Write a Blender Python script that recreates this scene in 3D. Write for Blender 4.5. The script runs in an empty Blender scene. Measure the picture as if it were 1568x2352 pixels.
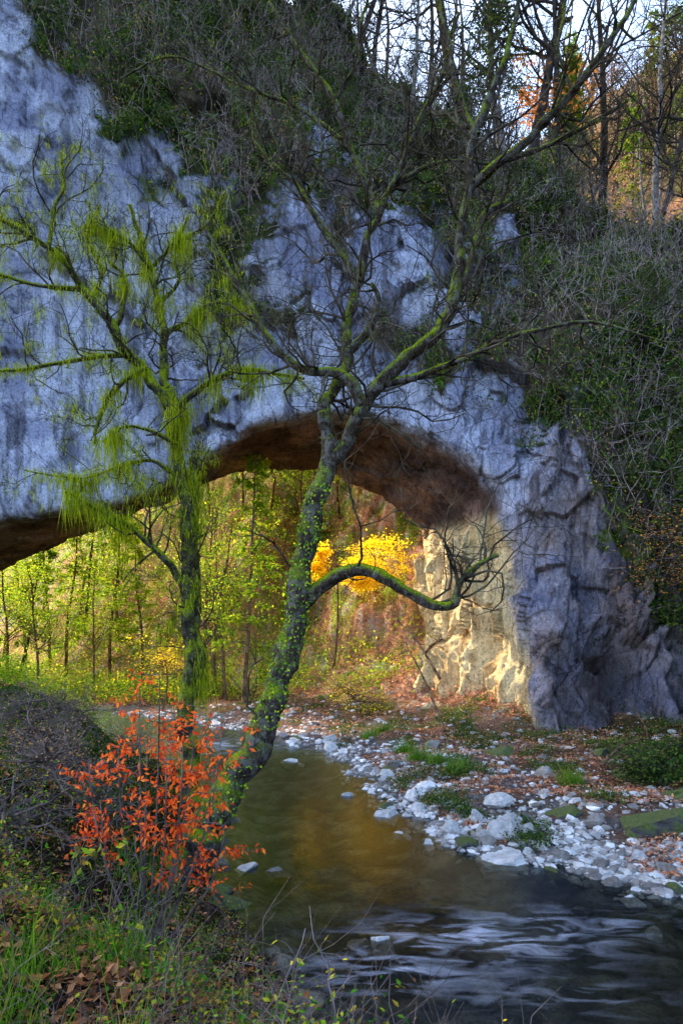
import bpy, math, random, numpy as np, bmesh
from mathutils import Vector
rng=np.random.default_rng(11); random.seed(5)
F=1568.;CX=784.;HY=1450.;CAMZ=4.5
def W(a,b,d): # theodolite reading -> world metres
    return np.array([(a-CX)/F*d,d,CAMZ+(HY-b)/F*d])
scn=bpy.context.scene; COL=scn.collection
# ------------------------------------------------------------ noise
def _h(ix,iy,iz,s):
    h=((ix*73856093)^(iy*19349663)^(iz*83492791)^(s*2654435))&0xffffffff
    h=((h^(h>>13))*1274126177)&0xffffffff
    h=((h^(h>>16))*668265263)&0xffffffff
    return (h^(h>>15)).astype(np.float64)/4294967295.
def vn(P,s=0):
    Fl=np.floor(P).astype(np.int64); f=P-Fl; f=f*f*f*(f*(f*6-15)+10)
    x,y,z=Fl[...,0],Fl[...,1],Fl[...,2]; u,v,w=f[...,0],f[...,1],f[...,2]
    def L(a,b,t): return a+(b-a)*t
    a=L(L(_h(x,y,z,s),_h(x+1,y,z,s),u),L(_h(x,y+1,z,s),_h(x+1,y+1,z,s),u),v)
    b=L(L(_h(x,y,z+1,s),_h(x+1,y,z+1,s),u),L(_h(x,y+1,z+1,s),_h(x+1,y+1,z+1,s),u),v)
    return L(a,b,w)*2-1
ROT=np.array([[.8,.6,0],[-.6,.8,0],[0,0,1]])@np.array([[1,0,0],[0,.8,.6],[0,-.6,.8]])
def fbm(P,o=4,s=0,g=.5):
    r=0;a=1;t=0;Q=np.array(P,float)
    for i in range(o):
        r=r+a*vn(Q,s+i);t+=a;a*=g;Q=(Q*2.03)@ROT.T+17.3
    return r/t*1.5
def ridge(P,o=4,s=0):
    r=0;a=1;t=0;Q=np.array(P,float)
    for i in range(o):
        r=r+a*(1-2*np.abs(vn(Q,s+i)));t+=a;a*=.5;Q=(Q*2.03)@ROT.T+9.1
    return r/t
def facet(P,s=0):
    sh=P.shape[:-1];P=P.reshape(-1,3);Fl=np.floor(P).astype(np.int64);d1=np.full(len(P),9e9);d2=d1.copy();bc=np.zeros_like(P);bi=Fl.copy()
    for i in (-1,0,1):
        for j in (-1,0,1):
            for k in (-1,0,1):
                I=Fl+np.array([i,j,k]);c=I+np.stack([_h(I[:,0],I[:,1],I[:,2],s+q) for q in range(3)],1);d=((P-c)**2).sum(1)
                m=d<d1;d2=np.where(m,d1,np.minimum(d2,d));d1=np.where(m,d,d1);bc[m]=c[m];bi[m]=I[m]
    g=np.stack([_h(bi[:,0],bi[:,1],bi[:,2],s+10+q) for q in range(4)],1)*2-1
    return (g[:,3]*.35+((P-bc)*g[:,:3]).sum(1)*.9).reshape(sh),(np.sqrt(d2)-np.sqrt(d1)).reshape(sh)
def S(t): t=np.clip(t,0,1);return t*t*(3-2*t)
# ------------------------------------------------------------ mesh helpers
def mkmesh(name,V,Fs,mat=None,smooth=True,col=None):
    V=np.asarray(V,np.float32).reshape(-1,3)
    if isinstance(Fs,np.ndarray):Fs=[Fs]
    me=bpy.data.meshes.new(name); me.vertices.add(len(V)); me.vertices.foreach_set('co',V.ravel())
    idx=np.concatenate([f.ravel() for f in Fs]).astype(np.int32)
    st=[];o=0
    for f in Fs:
        k=f.shape[1]; st.append(o+np.arange(len(f))*k); o+=len(f)*k
    st=np.concatenate(st).astype(np.int32)
    me.loops.add(len(idx)); me.loops.foreach_set('vertex_index',idx)
    me.polygons.add(len(st)); me.polygons.foreach_set('loop_start',st)
    me.polygons.foreach_set('use_smooth',np.full(len(st),smooth))
    me.update(calc_edges=True); me.validate()
    if col is not None:
        a=me.color_attributes.new('Col','FLOAT_COLOR','POINT')
        c=np.ones((len(V),4),np.float32); c[:,:3]=col; a.data.foreach_set('color',c.ravel())
    if mat: me.materials.append(mat)
    return me
def ob(name,me,parent=None,loc=None):
    o=bpy.data.objects.new(name,me); COL.objects.link(o)
    if parent is not None:o.parent=parent
    if loc is not None:o.location=loc
    return o
def tag(o,label,cat,group=None,kind=None):
    o["label"]=label;o["category"]=cat
    if group:o["group"]=group
    if kind:o["kind"]=kind
    return o
class Tubes:
    def __init__(s): s.b={}
    def add(s,p,r,k=4):
        p=np.asarray(p,float); s.b.setdefault((len(p),k),[]).append((p,np.asarray(r,float)))
    def out(s):
        V=[];Q=[];o=0
        for (n,k),L in s.b.items():
            P=np.array([a for a,_ in L]);R=np.array([b for _,b in L])
            T=np.gradient(P,axis=1);T/=np.linalg.norm(T,axis=2,keepdims=True)+1e-9
            m=T.mean(1);ref=np.zeros_like(m);ref[np.arange(len(m)),np.argmin(np.abs(m),axis=1)]=1
            A=np.cross(T,ref[:,None,:]);A/=np.linalg.norm(A,axis=2,keepdims=True)+1e-9
            B=np.cross(T,A);an=np.arange(k)*2*np.pi/k
            X=P[:,:,None,:]+R[:,:,None,None]*(A[:,:,None,:]*np.cos(an)[None,None,:,None]+B[:,:,None,:]*np.sin(an)[None,None,:,None])
            nb=len(L);V.append(X.reshape(-1,3))
            i=np.arange(n-1)[:,None]*k;j=np.arange(k)[None,:];j2=(j+1)%k
            q=np.stack([i+j,i+j2,i+k+j2,i+k+j],-1).reshape(-1,4)
            q=(q[None]+(np.arange(nb)*n*k)[:,None,None]).reshape(-1,4)+o
            Q.append(q);o+=nb*n*k
        return np.concatenate(V),np.concatenate(Q)
def nrm(v): return v/(np.linalg.norm(v)+1e-9)
def catm(P,n):
    P=np.asarray(P,float);m=len(P);t=np.linspace(0,m-1,n);i=np.clip(t.astype(int),0,m-2);f=(t-i)[:,None]
    Q=np.vstack([2*P[0]-P[1],P,2*P[-1]-P[-2]])
    a,b,c,d=Q[i],Q[i+1],Q[i+2],Q[i+3]
    return .5*((2*b)+(-a+c)*f+(2*a-5*b+4*c-d)*f*f+(-a+3*b-3*c+d)*f**3)
SEG={0:9,1:7,2:5,3:4};MINR=.0035
def grow(T,p,d,L,r,lv,mx,up=.12,gn=.3,kids=5,kr=.55,tips=None,spread=.9):
    n=SEG[min(lv,3)];st=L/(n-1);pts=[p];q=p;d=nrm(d)
    for i in range(n-1):
        d=nrm(d+rng.normal(0,gn,3)+np.array([0,0,up]));q=q+d*st;pts.append(q)
    pts=np.array(pts);rad=r*np.linspace(1,.35,n)
    T.add(pts,rad,5 if lv<2 else 3)
    if tips is not None and lv>=mx-1: tips.extend(pts[1:])
    if lv<mx:
        for _ in range(max(1,int(kids*rng.uniform(.7,1.3)))):
            k=rng.uniform(.2,1)*(n-1);i=min(int(k),n-2);b=pts[i]+(pts[i+1]-pts[i])*(k-i)
            t=nrm(pts[i+1]-pts[i]);s=nrm(np.cross(t,rng.normal(0,1,3)))
            grow(T,b,t*rng.uniform(.4,1)+s*spread,L*kr*rng.uniform(.6,1.2),max(r*.5*(1-.4*k/n),MINR),lv+1,mx,up,gn,kids,kr,tips,spread)
def leaves(P,size,asp=.5,droop=0.,flat=0.,jit=.3):
    n=len(P);size=np.broadcast_to(size,(n,))*rng.uniform(1-jit,1+jit,n)
    D=rng.normal(0,1,(n,3));D[:,2]=D[:,2]*(1-flat)-droop;D/=np.linalg.norm(D,axis=1,keepdims=True)
    X=rng.normal(0,1,(n,3))
    if flat>0:
        X=np.stack([-D[:,1],D[:,0],rng.normal(0,.35*(1-flat)+.08,n)],1)
    Sd=X-(X*D).sum(1,keepdims=True)*D;Sd/=np.linalg.norm(Sd,axis=1,keepdims=True)+1e-9
    N=np.cross(D,Sd);l=size[:,None]
    V=np.stack([P,P+D*l*.45+Sd*l*asp*.5+N*l*.06,P+D*l,P+D*l*.45-Sd*l*asp*.5+N*l*.06],1)
    i=np.arange(n)[:,None]*4
    return V.reshape(-1,3),np.concatenate([i+np.array([[0,1,2]]),i+np.array([[0,2,3]])])
def strands(P,ln,w,sway=.12,dirv=(0,0,-1)):
    n=len(P);a=rng.uniform(0,np.pi,n);Sd=np.stack([np.cos(a),np.sin(a),0*a],1)*w*rng.uniform(.6,1.4,n)[:,None]
    dv=np.broadcast_to(np.array(dirv,float),(n,3))+rng.normal(0,sway,(n,3));ln=np.broadcast_to(ln,(n,))[:,None]
    m=P+dv*ln*.5+rng.normal(0,.04,(n,3))*ln
    e=m+dv*ln*.5+rng.normal(0,.06,(n,3))*ln
    V=np.stack([P-Sd,P+Sd,m+Sd*.8,m-Sd*.8,e],1).reshape(-1,3);i=np.arange(n)[:,None]*5
    return V,[i+np.array([[0,1,2,3]]),i+np.array([[3,2,4]])]
# ------------------------------------------------------------ materials
def newmat(name):
    m=bpy.data.materials.new(name);m.use_nodes=True;nt=m.node_tree
    return m,nt,nt.nodes,nt.links,nt.nodes['Principled BSDF']
def ramp(N,stops,interp='LINEAR'):
    r=N.new('ShaderNodeValToRGB');e=r.color_ramp.elements;r.color_ramp.interpolation=interp
    while len(e)<len(stops):e.new(.5)
    for i,(p,c) in enumerate(stops):
        e[i].position=p;e[i].color=(*c,1) if len(c)==3 else c
    return r
def noise(N,L,sc,det=6,ro=.55,vec=None,dist=0):
    n=N.new('ShaderNodeTexNoise');n.inputs['Scale'].default_value=sc;n.inputs['Detail'].default_value=det
    n.inputs['Roughness'].default_value=ro;n.inputs['Distortion'].default_value=dist
    if vec:L.new(vec,n.inputs['Vector'])
    return n
def mixc(N,L,f,a,b,mode='MIX'):
    m=N.new('ShaderNodeMix');m.data_type='RGBA';m.blend_type=mode
    for k,v in ((0,f),(6,a),(7,b)):
        if isinstance(v,(int,float)):m.inputs[k].default_value=v
        elif isinstance(v,tuple):m.inputs[k].default_value=(*v,1)
        else:L.new(v,m.inputs[k])
    return m.outputs[2]
def bump(N,L,h,st,di,prev=None):
    b=N.new('ShaderNodeBump');b.inputs['Strength'].default_value=st;b.inputs['Distance'].default_value=di
    L.new(h,b.inputs['Height'])
    if prev:L.new(prev,b.inputs['Normal'])
    return b.outputs[0]
def objco(N,L,sc=(1,1,1)):
    t=N.new('ShaderNodeTexCoord');m=N.new('ShaderNodeMapping');m.inputs['Scale'].default_value=sc
    L.new(t.outputs['Object'],m.inputs[0]);return m.outputs[0]
def attr_rock(name,b1=.5,b2=1.,crack=True):
    m,nt,N,L,B=newmat(name);N.remove(B);B=N.new('ShaderNodeBsdfDiffuse');L.new(B.outputs[0],N['Material Output'].inputs[0]);a=N.new('ShaderNodeAttribute');a.attribute_name='Col'
    c=objco(N,L);n1=noise(N,L,1.3,8,.8,c);r1=ramp(N,[(.3,(.6,.6,.63)),(.5,(1.,1.,1.)),(.7,(1.3,1.28,1.25))]);L.new(n1.outputs[0],r1.inputs[0])
    cv=objco(N,L,(3.2,3.2,.35));n2=noise(N,L,1.2,8,.85,cv,.2);r2=ramp(N,[(.4,(.2,.19,.22)),(.48,(1,1,1)),(.8,(1.15,1.15,1.15))]);L.new(n2.outputs[0],r2.inputs[0])
    x=mixc(N,L,1.,a.outputs[0],r1.outputs[0],'MULTIPLY');x=mixc(N,L,.72,x,r2.outputs[0],'MULTIPLY')
    n3=noise(N,L,9,6,.85,c);r3=ramp(N,[(.36,(.38,.38,.4)),(.5,(1,1,1)),(.66,(1.35,1.35,1.35))]);L.new(n3.outputs[0],r3.inputs[0])
    x=mixc(N,L,.85,x,r3.outputs[0],'MULTIPLY')
    q=bump(N,L,n1.outputs[0],b1,.5);q=bump(N,L,n2.outputs[0],.6,.2,q)
    if crack:
        ad=N.new('ShaderNodeVectorMath');ad.operation='MULTIPLY_ADD';L.new(n1.outputs['Color'],ad.inputs[0]);ad.inputs[1].default_value=(1.3,1.3,1.3);L.new(objco(N,L,(1,1,.55)),ad.inputs[2])
        for sc,w,am in ((.3,.014,.85),(.9,.016,.5)):
            v=N.new('ShaderNodeTexVoronoi');v.feature='DISTANCE_TO_EDGE';v.inputs['Scale'].default_value=sc;L.new(ad.outputs[0],v.inputs['Vector'])
            rr=ramp(N,[(0,(.1,.09,.11)),(w,(1,1,1))]);L.new(v.outputs['Distance'],rr.inputs[0]);x=mixc(N,L,am,x,rr.outputs[0],'MULTIPLY')
    L.new(x,B.inputs['Color'])
    q=bump(N,L,n3.outputs[0],b2,.15,q);L.new(q,B.inputs['Normal'])
    return m
def leafmat(name,cols,tr=.4):
    m,nt,N,L,B=newmat(name);N.remove(B);B=N.new('ShaderNodeBsdfDiffuse');g=N.new('ShaderNodeNewGeometry')
    r=ramp(N,[(i/max(1,len(cols)-1),c) for i,c in enumerate(cols)]);L.new(g.outputs['Random Per Island'],r.inputs[0])
    L.new(r.outputs[0],B.inputs[0]);t=N.new('ShaderNodeBsdfTranslucent');L.new(r.outputs[0],t.inputs[0])
    x=N.new('ShaderNodeMixShader');x.inputs[0].default_value=tr;L.new(B.outputs[0],x.inputs[1]);L.new(t.outputs[0],x.inputs[2])
    L.new(x.outputs[0],N['Material Output'].inputs[0]);return m
def barkmat(name,c1,c2,pale,moss,amt,palefac=.5,fine=False):
    m,nt,N,L,B=newmat(name);N.remove(B);B=N.new('ShaderNodeBsdfDiffuse');L.new(B.outputs[0],N['Material Output'].inputs[0]);cv=objco(N,L,(1,1,.25));c=objco(N,L)
    n=noise(N,L,22,5,.7,cv);r=ramp(N,[(.35,c1),(.65,c2)]);L.new(n.outputs[0],r.inputs[0])
    n2=noise(N,L,6,5,.75,c);r2=ramp(N,[(.5,(0,0,0)),(.56,(1,1,1))]);L.new(n2.outputs[0],r2.inputs[0])
    mm=N.new('ShaderNodeMath');mm.operation='MULTIPLY';mm.inputs[1].default_value=palefac;L.new(r2.outputs[0],mm.inputs[0])
    x=mixc(N,L,mm.outputs[0],r.outputs[0],pale)
    g=N.new('ShaderNodeNewGeometry');s=N.new('ShaderNodeSeparateXYZ');L.new(g.outputs['Normal'],s.inputs[0])
    n3=noise(N,L,1.6,8,.85,c);a=N.new('ShaderNodeMath');a.operation='MULTIPLY_ADD';L.new(s.outputs[2],a.inputs[0]);a.inputs[1].default_value=.28;L.new(n3.outputs[0],a.inputs[2])
    r3=ramp(N,[(max(.02,.56-amt),(0,0,0)),(max(.1,.76-amt),(1,1,1))]);L.new(a.outputs[0],r3.inputs[0])
    n4=noise(N,L,40,3,.6,c);rm=ramp(N,[(.35,tuple(v*.15 for v in moss)),(.65,moss)]);L.new(n4.outputs[0],rm.inputs[0])
    x=mixc(N,L,r3.outputs[0],x,rm.outputs[0]);L.new(x,B.inputs['Color'])
    q=bump(N,L,n.outputs[0],.9,.04);q=bump(N,L,n4.outputs[0],.6,.02,q);L.new(q,B.inputs['Normal']);return m
def plainmat(name,c1,c2):
    m,nt,N,L,B=newmat(name);N.remove(B);B=N.new('ShaderNodeBsdfDiffuse');L.new(B.outputs[0],N['Material Output'].inputs[0]);n=noise(N,L,3,3,.6,objco(N,L));r=ramp(N,[(.35,c1),(.65,c2)]);L.new(n.outputs[0],r.inputs[0]);L.new(r.outputs[0],B.inputs[0]);return m
M_rock=attr_rock('limestone')
M_ground=attr_rock('forest_floor',.4,.9,False)
M_barkC=barkmat('mossy_bark',(.012,.009,.008),(.07,.055,.046),(.33,.33,.33),(.25,.34,.012),.06,.2)
M_barkL=barkmat('heavy_moss_bark',(.012,.01,.008),(.045,.038,.03),(.25,.25,.22),(.34,.43,.012),.09,.15)
M_twig=plainmat('twig_bark',(.03,.022,.02),(.18,.145,.135))
M_dark=plainmat('dark_bark',(.012,.01,.01),(.07,.057,.052))
M_htwig=plainmat('crown_twig_bark',(.012,.01,.01),(.1,.085,.06))
M_grey=barkmat('grey_bark',(.06,.055,.055),(.17,.15,.15),(.4,.39,.38),(.1,.13,.02),-.05,.6)
M_warm=plainmat('warm_bark',(.04,.025,.015),(.18,.115,.07))
M_pale=plainmat('pale_twig',(.07,.05,.05),(.36,.3,.3))
M_moss=leafmat('hanging_moss',[(.06,.1,.006),(.28,.36,.012),(.55,.57,.02),(.12,.19,.008),(.42,.48,.015)],.4)
M_red=leafmat('red_leaf',[(.6,.05,.012),(.95,.14,.02),(1.,.28,.05),(.8,.08,.02),(.35,.04,.015)],.4)
M_yel=leafmat('yellow_leaf',[(.95,.66,.02),(1.,.82,.03),(1.,.74,.03)],.5)
M_ylg=leafmat('olive_leaf',[(.12,.25,.015),(.3,.46,.02),(.58,.54,.03),(.2,.4,.02),(.06,.15,.015)],.5)
M_con=leafmat('needle_spray',[(.05,.11,.012),(.12,.22,.02),(.24,.31,.02)],.4)
M_ever=leafmat('evergreen_leaf',[(.01,.03,.01),(.025,.065,.015),(.06,.11,.02),(.14,.18,.03),(.012,.035,.02)],.3)
M_tan=leafmat('withered_leaf',[(.16,.1,.07),(.3,.17,.1),(.45,.25,.08),(.3,.22,.16)],.4)
M_orng=leafmat('orange_leaf',[(.7,.24,.05),(.9,.4,.08),(.55,.2,.06)],.4)
M_litter=leafmat('fallen_leaf',[(.03,.015,.01),(.12,.05,.02),(.3,.12,.045),(.06,.025,.015),(.42,.2,.09),(.025,.012,.01)],.1)
M_litterR=leafmat('fallen_leaf_red',[(.18,.06,.03),(.55,.21,.1),(.36,.15,.11),(.68,.36,.18),(.12,.06,.03)],.15)
M_grass=leafmat('grass_blade',[(.025,.08,.008),(.06,.2,.012),(.16,.3,.02),(.22,.18,.06)],.35)
M_weed=leafmat('weed_leaf',[(.015,.06,.01),(.045,.16,.012),(.14,.27,.015),(.36,.33,.025),(.22,.07,.025),(.03,.1,.015)],.35)
M_yg=leafmat('yellow_green_leaf',[(.25,.42,.025),(.6,.6,.04),(.8,.6,.03)],.4)
def stonemat(name,ca,cb,moss):
    m,nt,N,L,B=newmat(name);c=objco(N,L);oi=N.new('ShaderNodeObjectInfo')
    n=noise(N,L,2.5,6,.7,c);r=ramp(N,[(.3,ca),(.65,cb)]);L.new(n.outputs[0],r.inputs[0])
    g=N.new('ShaderNodeNewGeometry')
    ra=ramp(N,[(0,(.25,.23,.21)),(.35,(.5,.46,.42)),(.65,(.85,.84,.82)),(1,(1.45,1.43,1.4))])
    ad=N.new('ShaderNodeMath');ad.operation='ADD';L.new(oi.outputs['Random'],ad.inputs[0]);L.new(g.outputs['Random Per Island'],ad.inputs[1])
    fr=N.new('ShaderNodeMath');fr.operation='FRACT';L.new(ad.outputs[0],fr.inputs[0]);L.new(fr.outputs[0],ra.inputs[0])
    x=mixc(N,L,1.,r.outputs[0],ra.outputs[0],'MULTIPLY')
    if moss:
        s=N.new('ShaderNodeSeparateXYZ');L.new(g.outputs['Normal'],s.inputs[0]);a=N.new('ShaderNodeMath');a.operation='MULTIPLY_ADD'
        L.new(s.outputs[2],a.inputs[0]);a.inputs[1].default_value=.2;L.new(n.outputs[0],a.inputs[2])
        r3=ramp(N,[(.48,(0,0,0)),(.62,(1,1,1))]);L.new(a.outputs[0],r3.inputs[0]);n5=noise(N,L,14,6,.8,c);rm=ramp(N,[(.35,(.012,.02,.004)),(.65,(.1,.13,.015))]);L.new(n5.outputs[0],rm.inputs[0])
        x=mixc(N,L,r3.outputs[0],x,rm.outputs[0])
    L.new(x,B.inputs['Base Color']);B.inputs['Roughness'].default_value=.8
    n6=noise(N,L,9,6,.7,c);q=bump(N,L,n.outputs[0],.6,.15);q=bump(N,L,n6.outputs[0],.7,.05,q);L.new(q,B.inputs['Normal']);return m
M_stone=stonemat('river_stone',(.25,.245,.25),(.62,.61,.62),False)
M_mstone=stonemat('mossy_stone',(.03,.03,.033),(.13,.13,.135),True)
# ------------------------------------------------------------ terrain
LE=np.array([(60,-40),(30,-12),(10,-1.2),(6.3,2.6),(3.5,4.8),(1.5,6.2),(-.5,8.),(-1.6,10.9),(-2.6,13.8),(-3.3,17.6),(-5.8,23.5),(-8.7,28),(-13,33.6),(-22,42),(-40,60),(-85,100),(-1100,1100)],float)
RE=np.array([(90,-40),(60,-20),(20,0),(12,6),(9,9),(7,10.8),(5.6,12),(4,13.2),(3.2,13.9),(2.2,15.7),(1.5,17.6),(1,20.2),(.5,23.5),(-1.1,26),(-2.6,28.2),(-3.9,30.7),(-7,33.6),(-11.4,37),(-36,60),(-79,100),(-1080,1100)],float)
def pdist(x,y,L):
    d=np.full(np.shape(x),1e9)
    for a,b in zip(L[:-1],L[1:]):
        v=b-a;t=np.clip(((x-a[0])*v[0]+(y-a[1])*v[1])/(v@v),0,1)
        d=np.minimum(d,np.hypot(x-a[0]-t*v[0],y-a[1]-t*v[1]))
    return d
def sides(x,y):
    xl=np.interp(y,LE[:,1],LE[:,0]);xr=np.interp(y,RE[:,1],RE[:,0])
    dl=pdist(x,y,LE)*np.where(x<xl,1,-1);dr=pdist(x,y,RE)*np.where(x>xr,1,-1);return dl,dr
def ground(x,y,full=False):
    x=np.asarray(x,float);y=np.asarray(y,float);P=np.stack([x,y,0*x],-1)
    w=fbm(P*.7,3,40)*.4;dl,dr=sides(x,y);dl=dl+w;dr=dr+w
    u=.75*x+.6*(y-40)+9+fbm(P*.15,3,50)*1.2+6*S((y-41)/12)*S((-x-1)/7)-3.5*S((x-7)/2.5)*(1-S((x-13)/2))*(1-S((y-31)/5))
    zl=2.6*S(dl/4.3)-.35*S((y-11)/4)*(1-S((y-28)/6))*S(dl/2)+fbm(P*.35,4,60)*.12*S(dl/2)+fbm(P*1.4,3,66)*.12*S(dl/1)+12*S((dl-5)/28)*S((y-30)/12)
    zr=np.interp(dr,[0,1,4,8],[0,.13,.38,.65])+np.interp(u,[6,8,12,20,85,400],[0,.6,3.4,13,92,100])+fbm(P*.5,4,70)*(.16+.7*S((u-7)/6))*S(dr/2)+fbm(P*1.6,3,75)*(.08+.3*S((u-8)/4))*S(dr/1.5)
    bed=-.42*S(np.minimum(-dl,-dr)/1.6)+fbm(P*1.3,3,80)*.08
    z=np.where(dl>0,zl,np.where(dr>0,zr,bed))
    return (z,dl,dr,u) if full else z
def gz(x,y): return float(ground(np.array([x]),np.array([y]))[0])
a=np.linspace(-5.8,5.8,640);b=np.linspace(-5.6,6.,680)
gx=6*np.sinh(a)-1;gy=9+6*np.sinh(b);X,Y=np.meshgrid(gx,gy)
z,dl,dr,u=ground(X,Y,True)
P3=np.stack([X,Y,z],-1);n1=fbm(P3*.6,4,90);n2=fbm(P3*2.5,3,95)
z=z+.05*n2*(1-S((np.hypot(X,Y)-60)/40))
def lerp(a,b,t): return a+(b-a)*t[...,None]
c=np.zeros(X.shape+(3,))+np.array([.035,.023,.016])
grn=np.array([.035,.075,.012]);c=lerp(c,grn+0*c,S(n1*1.2+.1+S((-X-4)/3)*.9)*.9)
c=lerp(c,np.array([.12,.14,.03])+0*c,S((Y-28)/6))
bar=lerp(np.array([.18,.17,.17])+0*c,np.array([.19,.11,.075])+0*c,S(n2*.8+.5+ (dr-2)*.15))
bar=lerp(bar,np.array([.05,.075,.02])+0*c,S((n1-.1)*2.5)*S((dr-1.5)/2))
slope=lerp(np.array([.44,.23,.14])+0*c,np.array([.16,.23,.03])+0*c,S(n1*1.6+.25));slope=lerp(slope,np.array([.4,.38,.35])+0*c,S((n2-.35)*4)*.8);slope=lerp(slope,np.array([.2,.15,.1])+0*c,S((u-36)/20))
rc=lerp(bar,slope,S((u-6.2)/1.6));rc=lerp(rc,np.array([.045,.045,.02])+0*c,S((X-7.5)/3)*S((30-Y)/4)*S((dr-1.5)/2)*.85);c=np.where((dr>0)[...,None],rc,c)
bedc=lerp(np.array([.09,.09,.075])+0*c,np.array([.26,.25,.2])+0*c,S(n2+.35));c=np.where(((dl<=0)&(dr<=0))[...,None],bedc,c)
ny,nx=X.shape;i=(np.arange(ny-1)[:,None]*nx+np.arange(nx-1)[None,:]).ravel()
Q=np.stack([i,i+1,i+nx+1,i+nx],1)
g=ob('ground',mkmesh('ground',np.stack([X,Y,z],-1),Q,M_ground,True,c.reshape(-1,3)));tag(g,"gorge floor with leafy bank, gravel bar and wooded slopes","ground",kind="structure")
# water
m,nt,N,L,B=newmat('river_water');N.remove(B);cc=objco(N,L,(1,.45,1));n=noise(N,L,1.6,4,.5,cc);n_=noise(N,L,7,3,.5,cc)
q=bump(N,L,n.outputs[0],.22,.1);q=bump(N,L,n_.outputs[0],.2,.03,q)
gl=N.new('ShaderNodeBsdfGlossy');gl.inputs['Roughness'].default_value=.2;gl.inputs['Color'].default_value=(.72,.85,1.,1);L.new(q,gl.inputs['Normal'])
tp=N.new('ShaderNodeBsdfTransparent');tp.inputs[0].default_value=(.68,.68,.58,1)
fr=N.new('ShaderNodeFresnel');fr.inputs['IOR'].default_value=1.5;L.new(q,fr.inputs['Normal'])
mx=N.new('ShaderNodeMixShader');L.new(fr.outputs[0],mx.inputs[0]);L.new(tp.outputs[0],mx.inputs[1]);L.new(gl.outputs[0],mx.inputs[2])
at=N.new('ShaderNodeAttribute');at.attribute_name='Col';cf=objco(N,L);cf2=N.new('ShaderNodeMapping');cf2.inputs['Rotation'].default_value=(0,0,math.radians(40));cf2.inputs['Scale'].default_value=(1.2,3.6,1);L.new(cf,cf2.inputs[0])
n3=noise(N,L,.9,5,.6,cf2.outputs[0],.8);r=ramp(N,[(.48,(0,0,0)),(.8,(1,1,1))]);L.new(n3.outputs[0],r.inputs[0])
mu=N.new('ShaderNodeMath');mu.operation='MULTIPLY';L.new(r.outputs[0],mu.inputs[0]);L.new(at.outputs[0],mu.inputs[1])
df=N.new('ShaderNodeBsdfDiffuse');df.inputs[0].default_value=(.6,.64,.78,1);mx2=N.new('ShaderNodeMixShader');L.new(mu.outputs[0],mx2.inputs[0]);L.new(mx.outputs[0],mx2.inputs[1]);L.new(df.outputs[0],mx2.inputs[2]);L.new(mx2.outputs[0],N['Material Output'].inputs[0])
M_water=m
xs=np.linspace(-60,60,240);ys=np.concatenate([np.linspace(-20,40,200),np.linspace(41,110,50)]);X,Y=np.meshgrid(xs,ys)
X=X+np.interp(Y,LE[:,1],LE[:,0])*.5*(Y>40)*S((Y-40)/20)
fo=np.exp(-((X-2.)/1.5)**2-((Y-10.)/.7)**2)*1.+.9*np.exp(-((X-.5)/.9)**2-((Y-9.)/.5)**2)+.9*np.exp(-((X+4.6)/2.5)**2-((Y-27)/1.6)**2)+.35*np.exp(-((X-4.)/1.2)**2-((Y-10.6)/.5)**2)+.4*np.exp(-((X-2.6)/1.)**2-((Y-8.4)/.35)**2)
rip=.02*fbm(np.stack([X*1.2,Y*2.5,0*X],-1),3,5)*(.3+2*np.clip(fo,0,1))
ny,nx=X.shape;i=(np.arange(ny-1)[:,None]*nx+np.arange(nx-1)[None,:]).ravel();Q=np.stack([i,i+1,i+nx+1,i+nx],1)
w=ob('water',mkmesh('water',np.stack([X,Y,rip],-1),Q,M_water,True,np.repeat(np.clip(fo,0,1).reshape(-1,1),3,1)));tag(w,"shallow brown stream with small white riffles","river",kind="structure")
# ------------------------------------------------------------ rock arch
lip=[(-500,1460,33),(-250,1290,33),(0,1188,33),(150,1165,33),(300,1142,33.5),(430,1080,34),(570,978,34),(700,945,34),(850,948,33.5),(970,990,33),(1095,1065,32),(1175,1145,31),(1208,1240,30),(1222,1370,29),(1240,1480,28),(1275,1590,27),(1310,1760,25.5)]
outr=[(-1400,1500,33),(-1500,900,34),(-1500,-600,37),(-700,-1700,40),(100,-1500,41),(420,-500,41),(570,-60,42),(740,40,43),(850,190,44),(1000,250,44),(1150,370,43),(1300,460,42),(1480,520,40),(1800,560,38),(2100,800,34),(2200,1200,30),(2200,1800,26)]  # left crest, out of view, raised to keep sun off the foreground
back=[(-500,1560,40),(-250,1400,40),(0,1310,40),(200,1225,40),(330,1168,40.5),(480,1106,41),(560,1088,41),(640,1080,41),(750,1088,41),(845,1125,40.5),(915,1170,40),(958,1210,40),(966,1280,39.5),(972,1400,39),(978,1490,38),(950,1570,35.5),(925,1760,32)]
NC=680
def curve(L): return catm([W(*p) for p in L],NC)
Cl,Co,Cb=curve(lip),curve(outr),curve(back)
Cobk=Co+np.array([0,15,-3]);Cobk2=Co*.5+Cb*.5+np.array([0,7,0])
def band(A,B,n,bul=0,end=False):
    s=np.linspace(0,1,n,endpoint=end)[:,None,None];R=A[None]*(1-s)+B[None]*s
    R[...,1]-=bul*np.sin(np.pi*s[...,0]);return R
colf=np.linspace(0,16,NC)
bul=2.2*S((colf-4)/3)*(1-S((colf-12)/3))+.8
G=np.concatenate([band(Cobk,Co,24),band(Co,Cl,380,bul[None,:]),band(Cl,Cb,110,-0.2),band(Cb,Cobk2,24),band(Cobk2,Cobk,16,end=True)])
LR=404
k=np.exp(-.5*(np.arange(-14,15)/3.)**2);k/=k.sum()
Gp=np.pad(G,((14,14),(0,0),(0,0)),mode='edge');G=sum(k[j]*Gp[j:j+len(G)] for j in range(29))
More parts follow.
